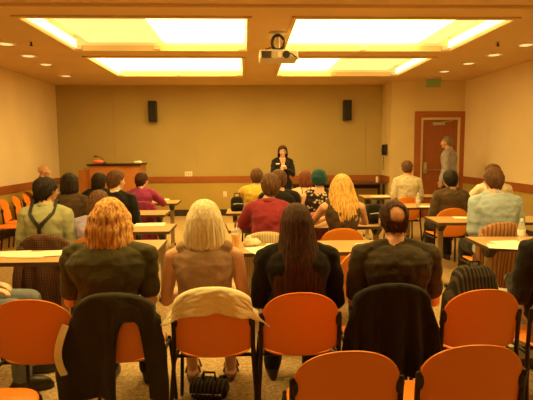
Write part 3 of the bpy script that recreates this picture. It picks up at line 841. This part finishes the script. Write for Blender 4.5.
def backpack(label, X, Y, Z, m, rz=0, s=(.17, .10, .24), name='backpack', tilt=0, group=None):
    t = thing(name, label, 'bag', (X, Y, Z), rz, group)
    w, d, h = s
    def rg(z, a, b_, y=0):
        return [Vector((a*math.copysign(abs(math.cos(q))**.6, math.cos(q)), y + b_*math.copysign(abs(math.sin(q))**.6, math.sin(q)), z)) for q in [2*math.pi*j/28 for j in range(28)]]
    mb = MB().loft([rg(0, w*.9, d*.85), rg(.03, w, d), rg(h*.8, w*1.02, d*1.05), rg(h*1.3, w*.97, d*.95), rg(h*1.7, w*.78, d*.7), rg(h*1.85, w*.45, d*.4)])
    remesh(mb, .012, 'body', m, t, 3, lambda c: .010*noise.noise(c*12+Vector((X, Y, 0))))
    mb = MB().loft([rg(.05, w*.72, .03, -d), rg(.08, w*.78, .045, -d), rg(h*.85, w*.76, .045, -d), rg(h*.95, w*.6, .02, -d)])
    remesh(mb, .010, 'front_pocket', m, t, 3)
    MB().tube([(-.04, 0, h*1.80), (-.035, 0, h*1.80+.05), (.035, 0, h*1.80+.05), (.04, 0, h*1.80)], .008, 8).build('handle', m_black, t, smooth=True)
    MB().tube([(-w*.75, -d*.95-.02, h*.98), (0, -d*1.05-.02, h*1.05), (w*.75, -d*.95-.02, h*.98)], .005, 6).build('zip', m_steel, t, smooth=True)
    for s_ in (-1, 1):
        MB().tube([(s_*w*.5, d*.8, h*1.55), (s_*w*.6, d*1.5, h*1.2), (s_*w*.65, d*1.6, h*.6), (s_*w*.7, d*.95, .06)], .013, 8).build('strap', m, t, smooth=True)
    return t
# ------------------------------------------------------------------ tables
LB = 'left block'
table(-2.92, 3.64, 1.60, .45, 0, 'tan table at the left edge with white papers strewn across it')
table(-1.28, 4.00, .55, .50, 0, 'short tan table mostly hidden in front of the woman with red blonde hair')
table(-2.28, 4.95, 1.50, .52, 0, 'tan table with white sheets behind the man wearing suspenders')
table(-2.53, 6.22, 1.50, .50, 0, 'tan table in front of the brown haired man in black, left of the aisle')
table(-2.56, 7.52, 1.50, .50, 0, 'farthest left tan table, in front of the woman in magenta')
table(-.19, 3.85, 1.62, .50, 0, 'tan table carrying the orange drink, in front of the long dark haired woman')
table(-.19, 4.95, 1.75, .50, R(6), 'tan table in front of the man in the dark red shirt')
table(-.27, 6.28, 1.80, .50, 0, 'tan table carrying the black bag, left of the teal headscarf')
table(.02, 7.55, 1.60, .50, 0, 'tan table farthest forward in the middle, in front of the yellow shirt')
table(1.97, 3.93, 1.60, .52, R(-3), 'tan table at the right edge with papers and a water bottle')
table(2.08, 5.30, 1.60, .50, R(-3), 'tan table in front of the man in the light blue shirt')
table(2.12, 6.68, 1.60, .50, 0, 'tan table with water bottle, before the man in dark brown jacket')
table(1.93, 8.08, 1.60, .50, 0, 'farthest right tan table, in front of the pale patterned shirt')
# side table against the far wall
t = thing('side_table', 'long dark brown side table against the far wall right of the presenter', 'table', (2.1, 11.12, 0))
MB().box((-1.1, -.26, .74), (.99, .26, .775)).build('tabletop', mat('dark_walnut', (.09, .04, .02), rough=.35, bump=.04), t, bevel=.004)
MB().box((-1.05, .18, .62), (.95, .2, .74)).build('apron', m_dark, t)
for x in (-1.0, .93):
    for y in (-.2, .2): MB().box((x-.022, y-.022, 0), (x+.022, y+.022, .74)).build('leg', m_dark, t, bevel=.003)

# ------------------------------------------------------------------ chairs
def cx_(px, Y, z=.9): return at_y(px, 148 + (1.55-z)*F/Y, Y).x
chairs = [
 (28, 2.52, 0, 'empty orange chair at the left edge, left of the dark green jacket'),
 (113, 2.52, 0, 'orange chair mostly covered by the dark green jacket, second row from the back'),
 (212, 2.56, 0, 'orange chair with the cream cardigan over its top'),
 (301, 2.56, 0, 'orange chair directly behind the long dark haired woman'),
 (393, 2.58, 0, 'orange chair wholly covered by the black jacket'),
 (485, 2.56, 0, 'empty orange chair behind the dark backpack, right side'),
 (574, 2.56, 0, 'orange chair of the dark clothed person at the right edge of the picture'),
 (349, 1.80, 0, 'nearest empty orange chair in the back row, left one of two'),
 (476, 1.83, 0, 'nearest empty orange chair in the back row, right one of two'),
 (43, 4.28, 0, 'chair of the man with suspenders under the plaid jacket'),
 (92, 4.32, 0, 'chair of the person in lavender at the second left table'),
 (66, 5.50, 0, 'orange chair of the woman in brown, left block'),
 (116, 5.52, 0, 'orange chair of the brown haired man in black'),
 (98, 6.9, 0, 'orange chair of the black haired person before the lectern'),
 (142, 6.92, 0, 'orange chair under the magenta jacket'),
 (266, 4.30, 0, 'chair of the man in dark red shirt under the beige coat'),
 (343, 4.62, 0, 'orange chair of the long blonde haired woman'),
 (319, 5.62, 0, 'chair of the person with teal headscarf under a mauve jacket'),
 (279, 5.62, 0, 'orange chair of the person in dark behind the red shirt'),
 (258, 6.92, 0, 'orange chair of the person in yellow'),
 (306, 6.92, 0, 'orange chair of the bare shouldered woman'),
 (503, 4.52, 0, 'chair of the man in light blue shirt under the tan coat'),
 (453.5, 6.06, 0, 'orange chair of the man in the dark brown jacket'),
 (494, 6.2, 0, 'orange chair of the man in white shirt, beyond the blue shirted man'),
 (408, 7.50, 0, 'orange chair of the man in pale patterned shirt'),
]
for px, Y, rz, lab in chairs:
    chair(cx_(px, Y), Y, lab, rz)
chair(.74, 3.55, 'orange chair turned sideways between the dark haired woman and the balding man', R(60))
chair(cx_(450, 5.0), 4.75, 'empty orange chair tucked at the near side of the right middle table', 0) if False else None
chair(-1.40, 2.05, 'orange chair turned to the right at the lower left corner', R(-90))
chair(-1.86, 8.45, 'orange chair of the bald man near the left wall', R(-80)) if False else None
# row of chairs along the left wall
for px, py, Y, lab in ((-8, 200, 7.25, 'wall chair cut off by the left edge of the picture'), (6, 200, 7.73, 'nearest whole wall chair in the row by the left wall'), (18, 196, 8.21, 'second wall chair from the bald man'), (28, 194, 8.69, 'wall chair nearest the bald man')):
    chair(cx_(px, Y)-.05, Y, lab, R(-78), 'orange chairs standing along the left wall')
chair(-4.0, 9.18, 'orange chair carrying the bald man by the left wall', R(-90), 'orange chairs standing along the left wall')
chair(-2.16, 3.20, 'orange chair of the person cut off at the left edge', R(-75))


# ------------------------------------------------------------------ cloth colours
c_dkgreen = fabric('dark_green_knit', (.085, .080, .042)); c_black = fabric('black_cloth', (.016, .014, .014)); c_taupe = fabric('taupe_jersey', (.36, .23, .15))
c_blk2 = fabric('charcoal_tee', (.062, .050, .032)); c_sage = fabric('sage_shirt', (.40, .42, .26)); c_brownj = fabric('brown_wool', (.085, .055, .028))
c_red = fabric('dark_red_shirt', (.30, .038, .06)); c_magenta = fabric('magenta_knit', (.30, .04, .14)); c_yellow = fabric('yellow_cotton', (.62, .46, .07))
c_blue = fabric('light_blue_shirt', (.40, .52, .66)); c_lav = fabric('lavender_cloth', (.40, .36, .62)); c_cream = fabric('cream_cardigan', (.94, .87, .62), var=.05)
c_beige = pattern('beige_stripe', 'stripe', (.62, .52, .34), (.44, .36, .22), 14); c_tan = pattern('tan_stripe', 'stripe', (.46, .25, .12), (.24, .12, .055), 9)
c_plaid = pattern('plaid_brown', 'plaid', (.085, .045, .030), (.24, .12, .07), 16); c_floral = pattern('spotted_black', 'spot', (.03, .02, .02), (.65, .55, .40), 26)
c_pale = pattern('pale_print', 'spot', (.60, .54, .40), (.40, .38, .30), 40); c_white = fabric('white_shirt', (.80, .76, .62)); c_grey = fabric('grey_shirt', (.36, .34, .40))
c_jeans = fabric('blue_jeans', (.16, .19, .24)); c_khaki = fabric('khaki_trousers', (.36, .27, .16)); c_navy = fabric('dark_trousers', (.025, .023, .026))
c_mauve = fabric('mauve_jacket_cloth', (.42, .13, .16)); c_pink = fabric('pale_pink', (.6, .3, .25)); c_denim_l = fabric('pale_denim', (.55, .58, .58))
h_black = hairmat('black_hair', (.010, .007, .006), (.03, .018, .012)); h_dark = hairmat('dark_brown_hair', (.020, .008, .005), (.075, .025, .012)); h_brown = hairmat('brown_hair', (.07, .03, .014), (.16, .075, .035))
h_red = hairmat('red_blonde_hair', (.30, .10, .025), (.95, .58, .22)); h_white = hairmat('silver_blonde_hair', (.62, .53, .33), (1.0, .93, .70)); h_blond = hairmat('golden_blonde_hair', (.50, .26, .06), (.92, .62, .20))
h_auburn = hairmat('auburn_hair', (.10, .025, .012), (.22, .07, .03)); h_grey = hairmat('grey_hair', (.16, .11, .08), (.32, .24, .18)); h_teal = fabric('teal_headscarf_cloth', (.018, .075, .08))

# ------------------------------------------------------------------ people, near rows
P = {}
def xy(px, Y): return cx_(px, Y), Y
G = 'audience members seated at the tables'
def sit(key, label, px, Y, H, **k):
    P[key] = make_person(label, cx_(px, Y), Y, H, group=G, seed=len(P)+1, **k); return P[key]
sit('redblonde', 'seated woman with wavy red blonde hair and dark green top, seen from behind', 107, 2.84, 1.248, fem=True, sw=.215, bw=1.16, top=c_dkgreen, topkind='short', legs=c_black, hairs=('wavy', h_red, .007), voxel=.006, lean=.12, arms='lap', collar=c_dkgreen)
sit('silver', 'seated woman with silver blonde bob and sleeveless taupe top', 204, 2.84, 1.24, fem=True, sw=.185, bw=1.04, top=c_taupe, topkind='sleeveless', legs=c_khaki, bare_legs=True, hairs=('bob', h_white, .004), voxel=.007, lean=.08, arms='lap', shoe_m=mat('sandal_leather', (.12, .06, .03), rough=.5, bump=.1))
sit('longdark', 'seated woman with very long dark brown hair and black top', 298, 2.84, 1.222, fem=True, sw=.19, bw=1.08, top=c_black, topkind='long', legs=c_navy, hairs=('long', h_dark, .005), voxel=.006, lean=.10, arms='lap')
sit('balding', 'seated man with a bald spot and charcoal tee shirt', 397, 2.84, 1.24, sw=.200, bw=1.06, top=c_blk2, topkind='short', legs=c_navy, hairs=('crop', h_dark, .003, ((0, -.098, .048), .055)), voxel=.006, lean=.10, arms='lap', hp=.05, collar=c_blk2)
make_person('seated person cut off at left edge, jeans and a resting hand visible', -1.90, 3.20, 1.30, yaw=R(-80), seat=.47, top=c_plaid, topkind='long', legs=c_jeans, hairs=('short', h_brown), arms=(((-.10, .20, .66), (.1, 1, -.15), (0, 0, -1), .35), ((.10, .24, .67), (-.1, 1, -.15), (0, 0, -1), .35)), voxel=.007, lean=.1)
make_person('seated person cut off at right edge in black top and pale trousers', 1.90, 2.90, 1.25, yaw=R(8), top=c_black, topkind='long', legs=c_denim_l, hairs=('short', h_black), arms='lap', voxel=.007, seed=4)
# second row
sit('suspenders', 'seated man in pale green shirt with crossed dark suspenders', 45, 4.53, 1.30, sw=.172, bw=1.02, top=c_sage, legs=c_navy, hairs=('short', h_black), collar=c_sage, skin='tan', lean=.06, hy=R(-28), arms='lap')
q = P['suspenders']; bk = q['back']
sp = strip(q['t'], 'suspenders', [bk(0, a, .030) for a in (.0, .15, .3, .45, .60, .69)], .030, m_black)
for s in (-1, 1): strip(q['t'], 'suspender_strap', [bk(s*x, a, .030) for x, a in ((.005, .67), (.03, .74), (.06, .81), (.088, .88), (.100, .92))] + [q['cen'](.96)+Vector((s*.105, -.01, .088)), q['front'](s*.1, .90, .03), q['front'](s*.1, .6, .03)], .032, m_black)
sit('lavender', 'seated person in lavender bending forward, behind the red blonde woman', 93, 4.50, 1.165, fem=True, top=c_lav, topkind='short', legs=c_jeans, hairs=('mid', h_brown), lean=.30, hp=.35, arms='lap')
sit('redshirt', 'seated man with short brown hair and dark red shirt', 269, 4.56, 1.32, sw=.160, bw=.98, top=c_red, legs=c_navy, hairs=('short', h_brown), collar=c_red, lean=.06, hx=.02)
sit('longblonde', 'seated woman with long straight golden hair and dark top', 343, 4.84, 1.28, fem=True, top=c_brownj, topkind='sleeveless', legs=c_navy, hairs=('longslim', h_blond, .005), lean=.10, hy=R(12))
sit('blueshirt', 'large seated man with brown hair and light blue shirt', 498, 4.78, 1.345, sw=.195, bw=1.16, top=c_blue, legs=c_navy, hairs=('short', h_brown), collar=c_blue, lean=.14, arms='lap')
# third row
sit('brownwoman', 'seated woman with bobbed black hair and dark brown jacket', 68, 5.74, 1.275, fem=True, sw=.17, bw=1.1, top=c_brownj, legs=c_navy, hairs=('mid', h_black), lean=.08, arms='lap')
sit('blackman', 'seated man with short brown hair and black jacket, before the lectern', 115.5, 5.76, 1.31, sw=.17, bw=1.0, top=c_black, legs=c_navy, hairs=('short', h_brown), collar=c_white, lean=.06, hy=R(-35), arms='lap')
sit('darkperson', 'seated person in black with light brown hair, behind the red shirted man', 279.5, 5.86, 1.30, top=c_black, legs=c_navy, hairs=('short', h_brown), lean=.06, arms='lap')
sit('teal', 'seated person wearing teal headscarf and spotted black top', 320, 5.86, 1.285, fem=True, sw=.19, bw=1.05, top=c_floral, topkind='sleeveless', legs=c_navy, hairs=('beanie', h_teal, .003), lean=.08, arms='lap')
sit('brownman', 'seated man with black hair and dark brown jacket, before the door', 452, 6.29, 1.255, sw=.17, bw=1.05, top=c_brownj, legs=c_navy, hairs=('short', h_black), lean=.08, skin='tan', arms='lap')
sit('whiteman', 'seated man with brown hair and white shirt, mostly hidden by blue shirt', 494, 6.43, 1.325, top=c_white, legs=c_khaki, hairs=('short', h_brown), lean=.06, hy=R(25))
# fourth row
sit('blackhair', 'seated person with black hair and black top, just left of the lectern front', 98, 7.14, 1.215, fem=True, top=c_black, legs=c_navy, hairs=('mid', h_black), lean=.12, hy=R(-30))
sit('magenta', 'seated woman with short dark hair and magenta sweater', 141, 7.16, 1.215, fem=True, sw=.165, top=c_magenta, legs=c_navy, hairs=('short', h_dark), lean=.10, hy=R(-25), arms=('lap', 'table'))
sit('yellow', 'seated person with short brown hair and yellow top', 257, 7.16, 1.265, top=c_yellow, topkind='short', legs=c_jeans, hairs=('short', h_brown), lean=.08)
sit('bareshoulder', 'seated woman with auburn hair and thin dark shoulder straps', 306, 7.16, 1.225, fem=True, sw=.18, top=c_black, topkind='straps', legs=c_navy, hairs=('mid', h_auburn), lean=.08)
sit('pattern', 'seated man with cropped brown hair and pale patterned shirt', 408, 7.74, 1.35, sw=.165, bw=1.05, top=c_pale, topkind='short', legs=c_khaki, hairs=('crop', h_brown), collar=c_pale, lean=.08, skin='tan', arms='lap')
make_person('bald man in dark jacket seated sideways by the left wall', cx_(39, 9.18), 9.18, 1.285, yaw=R(-75), sw=.20, bw=1.05, top=c_black, legs=c_navy, hairs=None, collar=c_white, arms='lap', group=G, skin='tan', seed=31, voxel=.0085)
# standing figures
q = make_person('standing presenter with long dark hair, black blazer and glasses, hands clasped', cx_(282.5, 10.0), 10.0, 1.60, yaw=R(180), stand=True, fem=True, sw=.160, bw=1.0, top=c_black, legs=c_navy, hairs=('mid', h_dark, .004), arms='clasp', voxel=.0055, lean=.02, seed=40)
PR = q['t']
o = MB().loft([[q['front'](-.045, .98, .006), q['front'](.045, .98, .006), q['front'](.05, .9, .006), q['front'](-.05, .9, .006)], [q['front'](-.04, .98, .020), q['front'](.04, .98, .020), q['front'](.045, .9, .020), q['front'](-.045, .9, .020)]])
mb = MB(); A = []
for a in (.99, .92, .84, .76, .68, .60):
    ww = .055*(a-.56)/.43 + .004; A.append([q['front'](-ww, a, .019), q['front'](ww, a, .019), q['front'](ww, a, .026), q['front'](-ww, a, .026)])
mb.loft(A).build('blouse', c_pink, PR)
b0 = q['front'](.10, .80, .026)
MB().box((b0.x-.04, b0.y-.008, b0.z-.014), (b0.x+.04, b0.y+.012, b0.z+.014)).build('name_badge', m_white, PR, bevel=.003)['label'] = 'white name badge'
gl = MB(); H_ = q['head']
for s in (-1, 1):
    c0 = H_(s*.033, .098, .006)
    gl.tube([c0 + Vector((.023*math.cos(a), 0, .017*math.sin(a))) for a in [k*2*math.pi/16 for k in range(17)]], .0025, 6, False)
    gl.tube([H_(s*.056, .095, .01), H_(s*.083, .04, .006), H_(s*.083, -.01, .0)], .0025, 6)
gl.tube([H_(-.012, .1, .01), H_(.012, .1, .01)], .0025, 6)
gl.build('glasses', m_black, PR, smooth=True)
q = make_person('standing man in grey shirt by the door, facing left', cx_(449, 9.6), 9.6, 1.765, yaw=R(55), stand=True, sw=.20, bw=1.18, top=c_grey, legs=c_navy, hairs=('crop', h_grey), arms='hang', voxel=.0085, lean=.03, collar=c_grey, skin='tan', seed=41)

# ------------------------------------------------------------------ jackets on the chairs
D_GREEN = drape(cx_(113, 2.52), 2.52, 'dark green jacket with pale lining hung over chair of the red blonde woman', fabric('dark_olive_jacket_cloth', (.040, .035, .022)), w=.262, zback=.34, fold=.034, nf=5, seed=3, asym=-.10, topz=.012, bulge=.10, sleeves=False, zfun=lambda u: .24 + .44*max(0, 1-((u-.30)/.30)**4) - .10*max(0, u-.5))
drape(cx_(212, 2.56), 2.56, 'cream cardigan draped across the top of an orange chair', c_cream, 'cardigan', w=.275, zback=.655, zfront=.62, fold=.014, nf=6, seed=5, sleeves=False, cat='cardigan', topz=.022, zfun=lambda u: .700 - .085*abs(u)**1.8)
drape(cx_(393, 2.58), 2.58, 'black jacket hung over the chair of the balding man', c_black, w=.25, zback=.33, fold=.030, nf=9, seed=8, topz=.02, sleeves=False, zfun=lambda u: .30 + .10*abs(u)**3)
drape(cx_(43, 4.28), 4.28, 'brown plaid jacket hung behind the man wearing suspenders', c_plaid, w=.25, zback=.22, fold=.018, seed=9, topz=.02)
drape(cx_(266, 4.30), 4.30, 'pale beige coat hung behind the man in dark red shirt', c_beige, 'coat', w=.205, zback=.20, fold=.012, nf=9, seed=10, sleeves=False, cat='coat', topz=.015)
drape(cx_(503, 4.52), 4.52, 'tan striped coat hung behind the man in light blue shirt', c_tan, 'coat', w=.255, zback=.22, fold=.016, seed=11, cat='coat', topz=.04)
drape(cx_(142, 6.92), 6.92, 'magenta jacket hung behind the woman in magenta sweater', c_magenta, w=.22, zback=.25, seed=12, topz=.02)
drape(cx_(319, 5.62), 5.62, 'mauve jacket hung behind the person with teal headscarf', c_mauve, w=.20, zback=.35, seed=13, topz=.015)

lo = D_GREEN; side = []
for k in range(9):
    q_ = k/8; side.append((-.240-.035*math.sin(q_*2.6), -.262-.03*math.sin(q_*3), .66-.26*q_))
strip(lo, 'lining', side, .035, c_cream, .006)['label'] = 'pale cream lining edge'
# ------------------------------------------------------------------ bags
c_bag = pattern('dark_backpack_nylon', 'stripe', (.022, .018, .014), (.075, .06, .045), 12)
backpack('dark striped backpack lying behind the empty orange chair on right', 1.22, 3.20, .0, c_bag, R(10), (.20, .12, .34)) if False else None
p = at_y(470, 290, 3.3)
backpack('dark backpack on an orange seat near the right table, pale tag on top', 1.34, 3.02, .452, c_bag, R(8), (.15, .10, .12)) if False else None
backpack('dark bulky backpack on floor left of the right edge table', p.x+.02, 3.30, 0, c_bag, R(6), (.18, .13, .40))
p = at_y(371, 225, 4.6)
backpack('black backpack standing on the table right of long blonde hair', cx_(374, 5.34), 5.34, .731, c_black, R(6), (.10, .075, .115))
p = on_table(237.5, 209)
backpack('black camera bag standing on table left of the yellow shirt', p.x, 6.55, .731, c_black, R(10), (.085, .07, .10), 'camera_bag')
backpack('dark soft bag on the floor between the silver haired woman\'s feet', cx_(207, 3.02), 3.02, 0, c_bag, R(-8), (.12, .09, .055), 'handbag')

# ------------------------------------------------------------------ small things on the tables
m_paper = mat('white_paper', (.92, .89, .80), rough=.7, bump=.02)
def paper(px, py, rz, label, w=.21, h=.28, n=0, z=.7315):
    p = at_z(px, py, z)
    o = MB().box((-w/2, -h/2, 0), (w/2, h/2, .0022)).build('paper_sheet', m_paper)
    o.location = (p.x, p.y, z + n*.0024); o.rotation_euler = (0, 0, R(rz)); tag(o, label, 'paper', 'papers on the tables')
paper(8, 254, 8, 'white sheet at the far left end of the left edge table', .30, .21)
paper(30, 255, -6, 'white sheet in the middle of the left edge table', .30, .21, 1)
paper(52, 254, 12, 'white sheet near the right end of the left edge table', .28, .21, 2)
paper(262, 250, 20, 'white sheet right of the orange drink', .22, .28)
paper(276, 247, -15, 'crooked white sheet beside the long dark haired woman', .20, .26, 1)
paper(372, 246, -8, 'white sheet left of the balding man', .26, .21)
paper(512, 243, 5, 'white sheet on the right edge table beside water bottle', .30, .21)
paper(504, 247, -20, 'tilted white sheet overlapping at the right edge table', .25, .20, 1)
paper(430, 206.5, 0, 'white sheet right of the water bottle on the far right table', .28, .18)
paper(150, 224.5, 4, 'white sheet on the table behind red blonde hair', .32, .22)
paper(160, 199.6, 0, 'white sheet on the farthest left table', .30, .20)
paper(380, 196.4, 0, 'white sheet on farthest right table near its left end', .30, .20)
paper(464, 217.8, -10, 'white sheet on the right middle table', .24, .16)

m_clear = mat('clear_plastic', (.92, .93, .90), rough=.06, spec=.5, bump=.02); m_clear.node_tree.nodes['Principled BSDF'].inputs['Alpha'].default_value = .28
m_juice = mat('orange_juice', (1.0, .52, .04), rough=.25, bump=.02)
p = on_table(236.5, 249)
t = thing('drink_cup', 'clear plastic cup of orange drink with a dome lid', 'cup', (p.x, p.y, .731))
def lathe(prof, n=28):
    return MB().loft([[Vector((r_*math.cos(2*math.pi*k/n), r_*math.sin(2*math.pi*k/n), z_)) for k in range(n)] for r_, z_ in prof])
lathe([(.030, 0), (.031, .004), (.044, .125), (.046, .127), (.043, .127), (.029, .006)]).build('cup', m_clear, t, smooth='auto')
lathe([(.0292, .007), (.0418, .113), (.0418, .116)]).build('juice', m_juice, t, smooth='auto')
lathe([(.047, .125), (.048, .130), (.045, .134), (.040, .155), (.024, .172), (.010, .176)]).build('lid', m_clear, t, smooth='auto')
MB().tube([(0, 0, .16), (.008, 0, .215)], .004, 8).build('straw', m_white, t, smooth=True)
p = on_table(250, 246.5)
o = remesh(MB().ell((0, 0, .03), (.06, .045, .035)).ell((.04, .02, .03), (.05, .04, .03)).ell((-.01, 0, .06), (.03, .03, .035)), .007, 'crumpled_bag', mat('thin_white_bag', (.80, .70, .52), rough=.35, bump=.3), None, 2, lambda c: .012*noise.noise(c*45)); o.location = (p.x, p.y, .733); tag(o, 'crumpled pale snack bag right of the orange drink', 'bag')
def bottle(px, py, label, s=1.0):
    p = on_table(px, py)
    t = thing('water_bottle', label, 'bottle', (p.x, p.y, .731), 0, 'water bottles')
    lathe([(.026*s, 0), (.031*s, .006), (.032*s, .12*s), (.028*s, .145*s), (.013*s, .175*s), (.013*s, .188*s)]).build('bottle', m_clear, t, smooth='auto')
    lathe([(.0328*s, .06*s), (.033*s, .061*s), (.033*s, .105*s), (.0328*s, .106*s)]).build('label_band', m_white, t, smooth='auto')
    lathe([(.015*s, .182*s), (.015*s, .202*s)]).build('cap', m_white, t, smooth='auto')
bottle(418, 207.5, 'water bottle on the table left of the man in brown jacket')
bottle(475, 207.0, 'water bottle on the table right of the man in brown jacket', .95)
bottle(521, 242, 'water bottle on the table at the right edge', 1.0)
p = at_y(380, 179, 11.0)
t = thing('pump_bottle', 'small pale bottle standing on the dark side table near the corner', 'bottle', (2.90, 11.0, .776)); lathe([(.03, 0), (.03, .10), (.012, .13), (.012, .15)]).build('bottle', m_white, t, smooth='auto'); lathe([(.014, .145), (.014, .165)]).build('cap', m_black, t)
# ------------------------------------------------------------------ world and view
w = bpy.data.worlds.new('world'); SC.world = w; w.use_nodes = True
w.node_tree.nodes['Background'].inputs[0].default_value = (.02, .012, .005, 1)
vs = SC.view_settings
SC.display_settings.display_device = 'sRGB'
vs.view_transform = 'Standard'; vs.look = 'None'; vs.gamma = 1; vs.use_curve_mapping = False
vs.exposure = EXPO
SC.cycles.use_denoising = True
try: SC.cycles.denoiser = 'OPENIMAGEDENOISE'
except Exception: pass
SC.cycles.max_bounces = 8
SC.cycles.diffuse_bounces = 5
